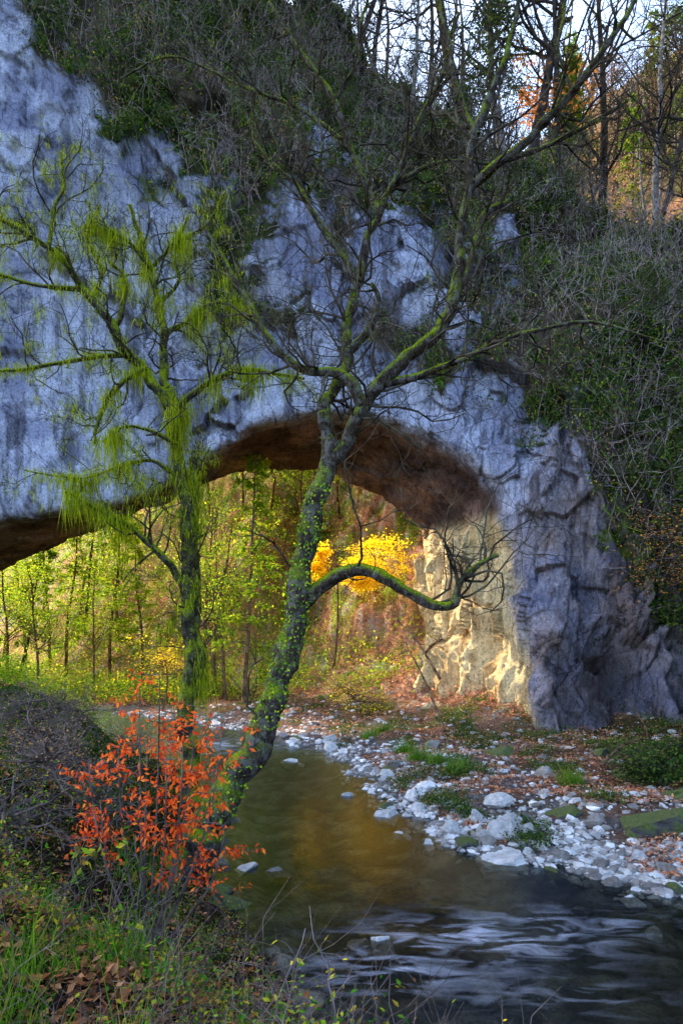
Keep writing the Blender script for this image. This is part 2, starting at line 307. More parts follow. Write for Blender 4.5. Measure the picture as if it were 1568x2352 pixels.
def gnorm(G):
    n=np.cross(np.gradient(G,axis=1),np.gradient(G,axis=0));n/=np.linalg.norm(n,axis=2,keepdims=True)+1e-9;return n
Nn=gnorm(G)
if Nn[200,300,1]>0:Nn=-Nn
rows=np.arange(len(G))[:,None]+0*colf[None];cols=colf[None]+0*rows
leg=S((cols-10.5)/2.5);nearlip=np.exp(-((rows-LR)/35.)**2);tunn=S((rows-LR)/10);upc=1-S((rows-230)/120)
slab=1-S((cols-4.5)/2.5);wall=tunn*S((cols-11)/.8)
Gv=G*np.array([1,1,.25]);wp=np.stack([fbm(G*.5,3,s) for s in (301,311,321)],-1)
f1,e1_=facet((G*np.array([.8,.8,.7])+wp*.5)*.26,400);f2,e2_=facet((G*np.array([1,1,.7])+wp*.3)*.75,420);f3,e3_=facet((Gv+wp*.15)*.75,440);f4,e4_=facet((G*np.array([1,1,.6])+wp*.3)*2.1,460)
det=(1-.3*slab)*(1-.5*nearlip)*(1-.5*tunn)
D=.5*fbm(G*.12,3,1)*(1-.6*nearlip)*(1-.5*tunn)+.08*ridge(G*.35,4,7)*det
D+=(.95*f1*(1-.5*leg)+.3*f2+.12*f4)*det+.05*ridge(G*1.5,4,12)+.6*f1*upc*(1-slab)
D+=wall*(.2*f2+.3*ridge(Gv*1.1,4,61)+.5*f3)
sl=(G[...,2]+.55*G[...,0]+fbm(G*.25,3,33)*1.6);D+=.2*np.abs(((sl*.3)%1)-.5)*2*S(fbm(G*.1,2,35)+.3)*(1-.5*slab)
D+=leg*(.8*f3+.4*ridge(Gv*.6,4,20)+.2*ridge(Gv*1.9,3,26))*(1-.6*tunn)*(1-.35*nearlip)
t=S((rows-20)/20);G2=G+Nn*(D*t)[...,None]
hollow_shade=0
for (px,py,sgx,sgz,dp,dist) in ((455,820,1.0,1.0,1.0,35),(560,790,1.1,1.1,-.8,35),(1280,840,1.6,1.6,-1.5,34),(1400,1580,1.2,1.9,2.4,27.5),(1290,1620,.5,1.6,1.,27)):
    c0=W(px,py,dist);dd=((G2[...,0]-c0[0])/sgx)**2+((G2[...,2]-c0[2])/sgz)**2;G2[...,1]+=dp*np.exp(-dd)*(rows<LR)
    if dp>1.1: hollow_shade=hollow_shade+np.exp(-dd*.8)*(rows<LR)
Nf=gnorm(G2)
if Nf[200,300,1]>0:Nf=-Nf
X3,Z3=G2[...,0],G2[...,2]
dpt=np.array([37,37,37,37,37,36.5,36,36,35.5,35,33.5,32,30.5,29,28,27,27]);dx=np.array([-900,0,120,200,280,340,450,600,800,950,1100,1200,1320,1400,1480,1580,1900])
vx=(dx-784)/1568*dpt
vz=4.5+(1450-np.array([-900,-250,40,170,300,450,600,670,720,730,760,850,980,1150,1340,1450,1500]))/1568*dpt
V=(Z3-np.interp(X3,vx,vz))*.36+fbm(G2*np.array([.35,.35,.22]),5,101)*2.3+fbm(G2*1.1,4,107)*.9
for px,py,sx,sz,am in ((790,380,3.2,2.2,4.),(690,600,1.2,3,3.2),(930,640,2.,2.5,3.5),(1130,640,1.2,2.5,2.8),(720,230,1.5,2,1.5),(1200,600,1.5,1.5,2.),(560,420,1.5,1.5,2.)):
    V-=am*np.exp(-((X3-(px-784)*.0245)/sx)**2-((Z3-4.5-(1450-py)*.0245)/sz)**2)
for px,py,sx,sz,am in ((1000,880,.7,2.,2.1),(1200,900,.8,2.5,2.6),(640,760,2,1,1.6),(110,180,2.5,1.3,3.),(860,760,1.,1.4,1.5),(1100,850,.5,1.5,1.8)):
    V+=am*np.exp(-((X3-(px-784)*.0225)/sx)**2-((Z3-4.5-(1450-py)*.0225)/sz)**2)
V=V+1.3*np.clip(Nf[...,2],-1,1)
face=(rows<LR+12);veg=S(V*1.4+.2)*face;veg=np.maximum(veg,(rows<30)*1.)
fn=fbm(G2*.5,4,111);st=fbm(G2*np.array([1.8,1.8,.15]),4,121);big=fbm(G2*np.array([.16,.16,.12]),3,127)
C=lerp(np.array([.29,.31,.47])+0*G2,np.array([.54,.57,.75])+0*G2,S(fn+.55))
C=C*(.68+.32*S(big*1.5+.55))[...,None]
C=C*(.35+.65*S(np.minimum(e2_*3.,e1_*4.)/.08))[...,None]
C=C*(1-leg*.6*S((.07-e3_)/.07)*(rows<LR))[...,None]
C=lerp(C,np.array([.09,.09,.12])+0*G2,S((st-.2)*2.5)*.7)
C=lerp(C,np.array([.24,.18,.17])+0*G2,S((cols-11.)/1.)*(rows>300)*(.45+.6*fn).clip(0,1))
C=lerp(C,np.array([.06,.05,.055])+0*G2,np.clip(hollow_shade,0,1)*.75)  # shade of the pier-foot hollow painted into the rock colour
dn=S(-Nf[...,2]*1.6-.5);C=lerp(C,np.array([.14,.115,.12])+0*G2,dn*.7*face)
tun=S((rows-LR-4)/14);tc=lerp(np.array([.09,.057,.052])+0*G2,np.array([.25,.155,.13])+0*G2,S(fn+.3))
wl=S((cols-11.)/.8);tc=lerp(tc,lerp(np.array([.92,.7,.38])+0*G2,np.array([.6,.38,.17])+0*G2,S(st*1.2+.1)),wl);C=lerp(C,tc,tun)  # inner pier wall tinted pale gold, warm sunlight painted into its colour
vg=lerp(np.array([.03,.036,.015])+0*G2,np.array([.09,.12,.025])+0*G2,S(fbm(G2*.9,3,131)+.2));vg=lerp(vg,np.array([.12,.09,.075])+0*G2,S(fbm(G2*.4,3,141)+.25)*.8)
C=lerp(C,vg,veg)
nr,nc=rows.shape;i=(np.arange(nr-1)[:,None]*nc+np.arange(nc-1)[None,:]).ravel();Q=np.stack([i,i+1,i+nc+1,i+nc],1)
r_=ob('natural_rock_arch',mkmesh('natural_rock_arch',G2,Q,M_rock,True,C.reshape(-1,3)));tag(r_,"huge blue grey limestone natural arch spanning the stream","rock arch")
# cliff vegetation
wt=(veg*(rows>24)*(rows<LR+8)*((cols>2.6)&(cols<14.9))*(Z3<50)).ravel();area=np.linalg.norm(np.cross(np.gradient(G2,axis=1),np.gradient(G2,axis=0)),axis=2).ravel()
pr=wt**2*area;pr/=pr.sum();flatP=G2.reshape(-1,3);flatN=Nf.reshape(-1,3)
def pick(n): return rng.choice(len(pr),n,p=pr)
cl=fbm(flatP*.6,4,151)+.12*S((flatP[:,0]-7)/3)
k=pick(26000);k=k[cl[k]>.08];cp=flatP[k]+flatN[k]*rng.uniform(.05,1.2,(len(k),1))*S(cl[k]*1.5)[:,None]
LP=np.repeat(cp,8,0)+rng.normal(0,.17,(len(cp)*8,3))
v,f=leaves(LP,.17,.5,.3);o=ob('cliff_foliage',mkmesh('cliff_foliage',v,f,M_ever,False));tag(o,"dark evergreen ivy and bushes clinging to the cliff","foliage",kind="stuff")
for nm,mt,n_,lab in (('withered_cliff_leaves',M_tan,2600,"sparse withered tan leaves on cliff bushes"),('olive_cliff_leaves',M_ylg,1500,"olive mossy tufts on cliff ledges")):
    k=pick(n_);cp=flatP[k]+flatN[k]*.3;LP=np.repeat(cp,8,0)+rng.normal(0,.25,(len(cp)*8,3));v,f=leaves(LP,.12,.55,.2)
    o=ob(nm,mkmesh(nm,v,f,mt,False));tag(o,lab,"foliage",kind="stuff")
k=pick(1000);cp=np.repeat(flatP[k]+flatN[k]*.15,14,0);v,fs=strands(cp,rng.uniform(.3,.8,len(cp)),.025,.6,(0,-.35,-.1));o=ob('cliff_ferns',mkmesh('cliff_ferns',v,fs,M_grass,False));tag(o,"arching green ferns on the cliff ledges","ferns",kind="stuff")
T=Tubes();MINR=.008
for j in pick(2500):
    n0=flatN[j]*np.array([1,1,.4]);grow(T,flatP[j],n0*.8+rng.normal(0,.4,3)+np.array([0,0,.6]),rng.uniform(1.,3.4),.02,1,3,.05,.28,3,.6)
o=ob('cliff_twigs',mkmesh('cliff_twigs',*T.out(),M_pale,True));tag(o,"tangle of bare pale twigs over the cliff","brushwood",kind="stuff")
# ------------------------------------------------------------ tree prototypes
def proto(kind,seed):
    global rng
    rng=np.random.default_rng(seed);A=Tubes();Bt=Tubes();tips=[]
    if kind in('bare','leafy','small'):
        H={'bare':13,'leafy':11,'small':5}[kind]*rng.uniform(.9,1.1);n=16;p=np.zeros(3);d=np.array([rng.normal(0,.08),rng.normal(0,.08),1]);pts=[p-np.array([0,0,.6])]
        for i in range(n-1):
            d=nrm(d+rng.normal(0,.07,3)+np.array([0,0,.1]));p=p+d*H/n;pts.append(p)
        pts=np.array(pts);r0=H*(.013 if kind!='leafy' else .009);rad=r0*np.linspace(1.1,.15,n);rad[0]*=1.5;A.add(pts,rad,8)
        for j in range(22 if kind!='small' else 18):
            kk=rng.uniform(.3 if kind!='small' else .1,.98)*(n-1);i=min(int(kk),n-2);b_=pts[i]+(pts[i+1]-pts[i])*(kk-i);an=rng.uniform(0,6.28)
            grow(Bt,b_,np.array([math.cos(an),math.sin(an),rng.uniform(.2,1.2)]),H*rng.uniform(.16,.36)*(1.15-.6*kk/n),rad[i]*.42,1,3,.07,.25,4,.58,tips)
        tips=np.array(tips)
        if kind=='leafy':
            nz=fbm(tips*.5,3,seed);tips=tips[nz>-.25];lp=np.repeat(tips,4,0);lp=lp+rng.normal(0,.42,lp.shape)*np.array([1,1,.5])
        else: lp=None
        return A,Bt,lp
    if kind=='conifer':
        H=15;pts=np.array([[.15*math.sin(i*.5),.1*math.cos(i*.7),i/15*H-.5] for i in range(16)]);A.add(pts,.14*np.linspace(1,.12,16),8);L=[]
        for j in range(60):
            q=rng.uniform(.2,.97);zz=q*H;an=rng.uniform(0,6.28);ln=((1-q)*2.6+.5)*rng.uniform(.5,1.15);dd=np.array([math.cos(an),math.sin(an),rng.uniform(-.15,.15)]);s=np.linspace(0,1,7)[:,None]
            bp=np.array([0,0,zz])+dd*ln*s+np.array([0,0,-1])*(.1*ln*s**2);Bt.add(bp,.025*np.linspace(1,.25,7),4)
            for _ in range(5):
                ss=rng.uniform(.2,.9);b0=bp[0]+(bp[-1]-bp[0])*ss;sd=np.array([-dd[1],dd[0],0])*rng.choice([-1,1])+dd*.6;e=b0+nrm(sd)*ln*.32*rng.uniform(.6,1.2)*(1.1-ss)-np.array([0,0,.08]);sp=np.linspace(0,1,4)[:,None];tw=b0+(e-b0)*sp;Bt.add(tw,np.linspace(.012,.004,4),3)
                L.append(b0+(e-b0)*rng.random((7,1))+rng.normal(0,.08,(7,3)))
            L.append(bp[0]+(bp[-1]-bp[0])*rng.uniform(.2,1,(14,1))+rng.normal(0,.09,(14,3)))
        return A,Bt,np.concatenate(L)
PROT={}
def makeproto(key,kind,seed,mb,ml,ls=.14,mtw=None):
    A,Bt,lp=proto(kind,seed);d={'trunk':mkmesh(key+'_trunk',*A.out(),mb),'branch_crown':mkmesh(key+'_branches',*Bt.out(),mtw or mb)}
    if lp is not None:
        v,f=leaves(lp,ls,.6,.15,.4);d['leaves']=mkmesh(key+'_leaves',v,f,ml,False)
    PROT[key]=d
def place(key,name,x,y,zr,sc,rot,label,cat,group,tilt=(0,0)):
    e=bpy.data.objects.new(name,None);COL.objects.link(e);e.location=(x,y,zr);e.scale=(sc,)*3;e.rotation_euler=(tilt[0],tilt[1],rot);e.empty_display_size=.3
    tag(e,label,cat,group)
    for k_,me in PROT[key].items():
        o=bpy.data.objects.new({'branch_crown':'crown'}.get(k_,k_),me);COL.objects.link(o);o.parent=e
    return e
MINR=.007
for s in range(5): makeproto('bare%d'%s,'bare',100+s,M_grey if s%2 else M_dark,None,mtw=M_dark)
makeproto('barew0','bare',130,M_warm,None)
for s,mm in enumerate((M_ylg,M_ylg,M_tan)): makeproto('leafy%d'%s,'leafy',200+s,M_warm,mm,.15)
makeproto('leafyo','leafy',210,M_dark,M_orng,.11);makeproto('ever0','leafy',211,M_dark,M_ever,.22)
makeproto('con0','conifer',300,M_warm,M_ylg,.24);makeproto('con1','conifer',301,M_dark,M_con,.26)
for s in range(3): makeproto('small%d'%s,'small',400+s,M_dark,None,mtw=M_twig)
rng=np.random.default_rng(77)
def archpt(row,colv): return G2[int(row),int(colv/16*(NC-1))]
cr=list(np.linspace(6.8,9.4,9))+list(np.linspace(9.5,13.3,26))
for i,c_ in enumerate(cr):
    c_=c_+rng.normal(0,.1);p=archpt(rng.integers(3,36),c_);kk=('bare%d'%(i%5)) if i%6 else ('con1','leafyo','ever0')[(i//6)%3]
    place(kk,'bare_tree' if kk[:4]=='bare' else 'evergreen_tree' if kk in('con1','ever0') else 'orange_leaved_tree',p[0],p[1],p[2]-.2,(rng.uniform(1.6,2.1) if i%4==1 else rng.uniform(.9,1.5)) if kk[:4]=='bare' else rng.uniform(.5,.9),rng.uniform(0,6),"tall leafless tree rooted on top of the rock arch" if kk[:4]=='bare' else "leafy tree rooted on top of the rock arch","tree","trees on top of the arch",(rng.normal(0,.05),rng.normal(0,.05)))
for i in range(42):
    c_=rng.uniform(5.2,14.2);rw=rng.uniform(36,225);p=archpt(rw,c_)
    if i%5==4: place('ever0','evergreen_tree',p[0],p[1],p[2]-.1,rng.uniform(.2,.4),rng.uniform(0,6),"small dark evergreen growing from the steep cliff","tree","small trees on the cliff",(rng.uniform(.1,.4),rng.normal(0,.15)))
    elif i%2: place('small%d'%(i%3),'bare_tree',p[0],p[1],p[2]-.1,rng.uniform(.7,1.2),rng.uniform(0,6),"small leafless tree growing from the steep cliff","tree","small trees on the cliff",(rng.uniform(.15,.5),rng.normal(0,.15)))
    else: place('bare%d'%(i%5),'bare_tree',p[0],p[1],p[2]-.1,rng.uniform(.4,.8),rng.uniform(0,6),"slender leafless tree leaning out from the cliff","tree","small trees on the cliff",(rng.uniform(.1,.35),rng.normal(0,.15)))
for i in range(50):
    y=rng.uniform(58,95);x=y*rng.uniform(.28,.6);place(('barew0','ever0','leafy2','bare3','con1','bare2','bare1')[i%7],'hillside_tree',x,y,gz(x,y)-.2,rng.uniform(.9,1.3),rng.uniform(0,6),"mixed woodland tree on the far hillside","tree","trees on the far hillside")
TH=[('leafy0',515,40,1.05),('con0',565,38,1.05),('leafy1',455,48,.9),('leafy0',640,50,.9),('leafy1',690,56,1.1),('con0',780,60,1.),('leafy0',860,64,1.1),('con0',330,48,.9),('leafy0',215,46,.85),('leafy1',90,43,.9),('con0',150,54,1.1),('leafy1',270,57,1.2),('leafy1',20,48,1.1),('con1',-60,44,1),('leafy1',400,60,1.2),('leafy0',560,62,1.3),('con0',820,68,1.),('leafy0',940,66,1.2),('leafy1',480,68,1.4),('leafy0',350,72,1.4),('leafy1',180,70,1.4),('leafy0',60,64,1.4),('leafy1',880,72,1.4),('barew0',475,41,1.),('leafy0',-40,56,1.3),('con0',680,62,1.1),('leafy0',740,72,1.4),('con0',120,60,1.1),('barew0',495,42,.95),('barew0',600,52,1.),('con0',720,66,1.3),('con0',250,50,1.),('con0',620,68,1.4),('con1',40,52,1.),('con1',200,62,1.2),('leafy0',420,80,1.6),('leafy1',300,80,1.6),('leafy1',100,80,1.6),('leafy0',520,84,1.6),('leafy1',440,74,1.5),('leafy0',10,74,1.5),('leafy1',240,84,1.7),('leafy1',620,58,1.1),('leafy0',585,74,1.5),('leafy1',680,80,1.6)]
forest=[]
for i,(k_,px,d_,s_) in enumerate(TH):
    x=(px-CX)/F*d_;forest.append(place(k_,'conifer_tree' if k_[:3]=='con' else 'forest_tree',x,d_,gz(x,d_)-.1,s_,rng.uniform(0,6),"yellow green conifer beyond the arch" if k_[:3]=='con' else "slender autumn tree with sparse yellow green leaves","tree","trees in the wood beyond the arch",(rng.normal(0,.06),rng.normal(0,.06))))
# hill undergrowth
th=rng.uniform(-.62,.62,90000);rr=np.exp(rng.uniform(math.log(19),math.log(110),90000));x=rr*np.sin(th);y=rr*np.cos(th);z_,dl,dr,u=ground(x,y,True)
foot=(y>21.5)&(y<30)&(x<13)
ok=((dr>.8)&((u>7.5)|(y>40)|((x>8.5)&(u>-5)&(dr>2.5)&~foot)))|((dl>.8)&(y>27));x,y,z_,u=x[ok],y[ok],z_[ok],u[ok];n9=fbm(np.stack([x,y,z_],-1)*.45,4,171)
for nm,mt,sel,lab in (('hill_undergrowth',M_ylg,(n9>np.where(x/y>-.04,.12,-.35))&((y>34)|(x<0)),"yellow green undergrowth on the wooded slope"),('dark_hill_undergrowth',M_con,(n9<-.1)&(y>34)&(x/y<-.06),"dark green undergrowth below the trees"),('leaf_litter_slope',M_litterR,((n9<=.25)|(x/y>-.06))&((y>30)|(x<8)),"reddish fallen leaves covering the slope"),('dark_undergrowth',M_ever,(y<34)&(x>7.5),"dark green undergrowth at the cliff foot"),('withered_undergrowth',M_tan,(y<34)&(x>8.)&(n9>.1),"withered brown scrub at the cliff foot")):
    p=np.stack([x,y,z_],-1)[sel];hh=.08 if nm[0]=='l' else 1.2 if nm[0]=='h' or nm[5:9]=='hill' else .6;p=np.repeat(p,4,0);p=p+rng.normal(0,1,p.shape)*np.array([.4,.4,0]);p[:,2]+=rng.uniform(.02,hh,len(p))**1.3
    v,f=leaves(p,.18 if hh!=.6 else .12,.55,.1,.4);o=ob(nm,mkmesh(nm,v,f,mt,False));tag(o,lab,"undergrowth",kind="stuff")
# ------------------------------------------------------------ hero trees
MINR=.0048
def hero(name,label,limbs,mb,mt,twd,ws=1.,tw=(.8,2.2),bold=1.):
    base=W(*limbs[0][0][:3]);e=bpy.data.objects.new(name,None);COL.objects.link(e);e.location=base;tag(e,label,"tree")
    A=Tubes();Bt=Tubes();allp=[]
    for li,Lm in enumerate(limbs):
        P=np.array([W(*q[:3]) for q in Lm]);R=np.array([q[3]/2*q[2]/F for q in Lm])*ws
        if li>0: R=R*(1+(bold-1)*np.clip(1.2-R/.12,0,1))
        ln=np.linalg.norm(np.diff(P,axis=0),axis=1).sum();n=max(14,int(ln/.1));PP=catm(P,n);RR=np.interp(np.linspace(0,1,n),np.linspace(0,1,len(R)),R)
        jt=fbm(PP*1.3,4,200+li,.6);jt2=fbm(PP*1.3,4,260+li,.6);PP=PP+np.stack([jt,jt2,jt2*.5],1)*(np.clip(RR*.5+.06*(li>0),.02,.13))[:,None]
        RR=RR*(1+.2*fbm(PP*4,3,300))
        if li==0:RR[:4]*=np.array([1.4,1.2,1.1,1.03])
        A.add(PP,RR,14 if li==0 else 9);allp.append((PP,RR,ln,li))
        for _ in range(int(ln*twd*(0.12 if li==0 else 1))):
            k_=rng.uniform(.12,1)*(n-1);i=min(int(k_),n-2);t=nrm(PP[i+1]-PP[i]);s=nrm(np.cross(t,rng.normal(0,1,3)));q=k_/n
            grow(Bt,PP[i],t*.6+s+np.array([0,0,.25]),rng.uniform(*tw)*(1.1-.35*q),min(max(RR[i]*.5,.012),.028),1,3,.06,.33,5,.58)
    ob('trunk',mkmesh(name+'_trunk',*A.out(),mb),e,-base);ob('crown',mkmesh(name+'_twigs',*Bt.out(),mt),e,-base)
    return e,base,allp,Bt
CT=[[(395,2050,12.2,116),(448,1950,12.3,92),(505,1860,12.4,76),(560,1765,12.5,68),(615,1655,12.6,61),(650,1550,12.6,57),(675,1450,12.7,55),(693,1355,12.7,53),(706,1250,12.8,49),(722,1160,12.8,45),(748,1080,12.9,41),(764,1010,12.9,34)],
[(762,1030,12.9,32),(745,965,13,30),(740,925,13,28),(765,905,13.1,25),(785,870,13.2,24),(795,800,13.3,23),(805,720,13.5,21),(825,640,13.6,20),(845,560,13.7,17),(868,500,13.8,15),(835,420,14,13),(800,330,14.1,12),(765,230,14.2,10),(700,130,14.4,8),(640,40,14.6,6),(600,-60,14.6,4)],
[(866,505,13.8,14),(900,430,13.7,12),(940,340,13.6,11),(990,230,13.5,10),(1020,150,13.4,8),(1060,30,13.3,5)],
[(752,1100,12.9,34),(785,1040,12.8,32),(805,980,12.7,30),(835,930,12.6,31),(880,875,12.5,29),(935,820,12.4,27),(1000,760,12.3,26),(1035,690,12.2,23),(1050,600,12.2,21),(1058,500,12.1,20),(1080,400,12.1,19),(1092,310,12,16),(1130,210,12,13),(1170,90,12,10),(1200,-40,12,7)],
[(1076,430,12.1,18),(1150,370,11.9,17),(1230,300,11.7,15),(1310,210,11.5,13),(1390,100,11.3,11),(1470,-20,11.2,7)],
[(1005,750,12.3,20),(1060,650,12.5,17),(1085,560,12.6,15),(1115,490,12.7,14),(1160,465,12.8,9)],
[(880,880,12.5,18),(960,865,12.2,14),(1050,830,12,11),(1130,790,11.8,9),(1230,760,11.6,7),(1360,740,11.4,5),(1540,790,11.1,3)],
[(832,930,12.6,24),(800,875,12.7,21),(760,855,12.8,18),(700,850,12.9,15),(640,810,13,13),(600,750,13.1,11),(570,690,13.2,9),(520,600,13.3,7),(470,520,13.3,4)],
[(795,820,13.3,17),(840,760,13.1,13),(865,690,13,10),(850,650,12.9,6)],
[(822,655,13.6,13),(770,570,13.8,12),(720,490,13.9,10),(690,440,14,9),(640,390,14.1,7),(590,330,14.2,5),(560,240,14.2,3)],
[(1092,310,12,12),(1050,210,12.2,10),(1030,100,12.4,8),(1000,-20,12.5,5)],
[(695,1385,12.7,38),(760,1335,12.5,32),(820,1310,12.3,30),(880,1320,12.1,27),(940,1360,12,24),(1000,1388,11.9,21),(1045,1385,11.8,17),(1060,1335,11.8,13),(1100,1298,11.7,10),(1150,1275,11.7,7)],
[(690,450,14,8),(720,420,13.9,8),(745,340,13.8,6),(735,250,13.7,4)],
[(1150,370,11.9,10),(1250,340,11.8,8),(1330,300,11.7,6),(1440,230,11.6,4)],
[(780,320,14.1,8),(690,250,14.3,7),(560,200,14.5,5),(400,130,14.6,4),(280,180,14.6,3)],
[(900,430,13.7,9),(960,390,13.5,7),(1040,370,13.3,5),(1150,380,13.1,4)],
[(1310,210,11.5,8),(1280,120,11.6,6),(1290,20,11.7,5),(1270,-40,11.7,4)],
[(765,230,14.2,8),(820,130,14.1,6),(840,30,14,5),(850,-40,14,4)]]
e1,b1,ap1,_=hero('leaning_tree',"leaning mossy riverside tree with bare forking crown",CT,M_barkC,M_htwig,3.3,tw=(.7,2.4),bold=1.3)
LT=[[(440,1880,16,72),(432,1720,16,60),(432,1600,16,52),(437,1480,16,46),(432,1350,16,46),(430,1220,16,44),(420,1120,16,42),(405,1020,16,40),(390,950,16,38),(370,895,16,36)],
[(370,900,16,34),(330,840,16,30),(285,800,15.9,28),(245,740,15.7,25),(205,680,15.6,22),(165,620,15.4,18),(110,570,15.3,15),(50,530,15.1,12),(-40,480,15,8)],
[(385,935,16,30),(375,850,16.2,26),(370,770,16.3,22),(365,700,16.4,18),(345,620,16.5,14),(320,540,16.6,10),(300,470,16.6,6)],
[(292,815,15.9,16),(220,820,15.6,12),(130,835,15.3,9),(40,850,15,7),(-60,850,14.8,5)],
[(398,980,16,24),(430,920,15.8,20),(480,880,15.6,15),(550,850,15.4,12),(620,855,15.2,9),(700,870,15,5)],
[(255,765,15.8,18),(285,700,16,14),(290,640,16.1,10),(250,600,16.2,6)],
[(110,568,15.3,12),(130,480,15.4,10),(150,420,15.5,8),(140,350,15.6,5)],
[(372,765,16.3,14),(430,740,16.1,12),(480,700,15.9,9),(560,690,15.7,6)],
[(430,1350,16,20),(370,1275,15.7,18),(300,1215,15.5,13),(220,1165,15.3,9),(150,1130,15.1,5)],
[(190,665,15.6,12),(80,655,15.4,9),(0,632,15.2,7),(-60,620,15,5)],
[(330,845,15.9,15),(270,890,15.7,12),(235,950,15.6,10),(215,1020,15.5,7)],
[(455,1600,16.1,36),(450,1350,16.2,30),(447,1200,16.2,25),(440,1050,16.3,18)],
[(405,1020,15.9,12),(350,990,15.6,9),(290,980,15.4,7),(240,1010,15.3,4)],
[(345,620,16.5,10),(400,560,16.6,8),(470,520,16.7,6),(520,440,16.8,4)],
[(365,700,16.4,10),(410,650,16.2,8),(400,580,16,6),(430,500,15.9,4)],
[(405,1100,16,12),(350,1060,15.7,10),(280,1070,15.5,7),(180,1100,15.3,5),(60,1080,15.1,3)],
[(210,690,15.6,10),(230,620,15.7,8),(200,540,15.8,6),(230,470,15.9,4)],
[(350,620,16.4,8),(300,560,16.2,7),(250,530,16,5),(190,520,15.9,3)]]
rng=np.random.default_rng(9)
e2,b2,ap2,Bt2=hero('moss_draped_tree',"slender tree draped in bright yellow green moss",LT,M_barkL,M_htwig,3.,.72,tw=(.6,1.9),bold=1.3)
def mossify(e,base,ap,dens,hangs,fz=.05,thr=-.1,extra=None):
    Vs=[];Fq=[];Ft=[];o=0
    def addv(v,fs):
        nonlocal o
        Vs.append(v);Fq.append(fs[0]+o);Ft.append(fs[1]+o);o+=len(v)
    for PP,RR,ln,li in ap:
        n=int(ln*dens);k_=rng.uniform(0,len(PP)-1.01,n);i=k_.astype(int);p=PP[i]+(PP[i+1]-PP[i])*(k_-i)[:,None];r=RR[i]
        nz=fbm(p*2.2,4,410);keep=(nz>thr)&(r>.008);p,r=p[keep],r[keep];d=rng.normal(0,1,p.shape);d/=np.linalg.norm(d,axis=1,keepdims=True)
        addv(*strands(p+d*(r*.92)[:,None],rng.uniform(.3,1.2,len(p))*fz,.006,.9,(0,0,-.3)))
        h=hangs.get(li,hangs.get('d',0))
        if h>0:
            n=int(ln*900);k_=rng.uniform(.05,1,n)*(len(PP)-1.01);i=k_.astype(int);p=PP[i]+(PP[i+1]-PP[i])*(k_-i)[:,None]
            g_=fbm(p*3.0,4,420+li);g2=fbm(p*1.1,2,470+li);ok=(g_>.0)&(g2>-.35);p=p[ok];g_=g_[ok];p=p+rng.normal(0,.13,p.shape)*np.array([1,1,.7])
            addv(*strands(p,h*(.12+np.clip(g_*1.3,0,1.2))*rng.random(len(p))**1.7*1.35,.0065,.14))
    if extra:
        for (n,k),L in extra.b.items():
            for P_,_ in L[::2 if n>4 else 3]:
                i=rng.integers(0,len(P_),14);p=P_[i]+rng.normal(0,.05,(14,3));
                if fbm(P_[:1]*.8,2,491)[0]<-.1: continue
                addv(*strands(p,rng.uniform(.04,.25,14),.006,.25))
    v=np.concatenate(Vs);ob('moss',mkmesh('moss',v,[np.concatenate(Fq),np.concatenate(Ft)],M_moss,False),e,-base)
mossify(e2,b2,ap2,700,{0:.35,1:.4,2:.7,3:.25,4:1.1,5:.8,7:.8,8:1.2,10:1.,11:1.3,12:.8,13:.4,14:.6,15:.5,16:.5,17:.6,'d':.25},.06,-.15,Bt2)
mossify(e1,b1,ap1,450,{'d':0},.035,.05)
P=ap1[0][0];k_=rng.uniform(.12,.98,1300)*(len(P)-2);i=k_.astype(int);nz=fbm(P[i]*2,2,5);i=i[nz>-.15];an=rng.uniform(0,6.28,len(i));p=P[i]+np.stack([np.cos(an),-np.abs(np.sin(an)),0*an],1)*(ap1[0][1][i]*1.12)[:,None]
v,f=leaves(p,.06,.8,.2);ob('ivy',mkmesh('ivy',v,f,leafmat('ivy_leaf',[(.05,.16,.02),(.2,.36,.03),(.5,.55,.04)],.35),False),e1,-b1)
# ------------------------------------------------------------ canopy trees
def canopy_tree(name,label,x,y,h,rad,n,mt,mb,ls,layers=7,base=None,lo=.55,fl=.75,sg=(.18,.05),cat="tree"):
    z0=gz(x,y) if base is None else base;e=bpy.data.objects.new(name,None);COL.objects.link(e);e.location=(x,y,z0);tag(e,label,cat);A=Tubes();Bt=Tubes();T_=[]
    pts=np.array([[.25*math.sin(q*3),0.1*q,q*h] for q in np.linspace(-.05,1,12)]);A.add(pts,np.linspace(.09,.03,12)*min(1,h/4),8)
    for j in range(layers*4):
        q=rng.uniform(lo,1);an=rng.uniform(0,6.28);grow(Bt,np.array([0,0,q*h]),np.array([math.cos(an),math.sin(an),.15]),rad*rng.uniform(.6,1.1),.022,1,3,0,.16,5,.55,T_)
    T_=np.array(T_);T_=T_[rng.integers(0,len(T_),n)]+rng.normal(0,1,(n,3))*np.array([sg[0],sg[0],sg[1]]);v,f=leaves(T_,ls,.75,.05,fl)
    ob('trunk',mkmesh(name+'_t',*A.out(),mb),e);ob('crown',mkmesh(name+'_b',*Bt.out(),mb),e);ob('leaves',mkmesh(name+'_l',v,f,mt,False),e)
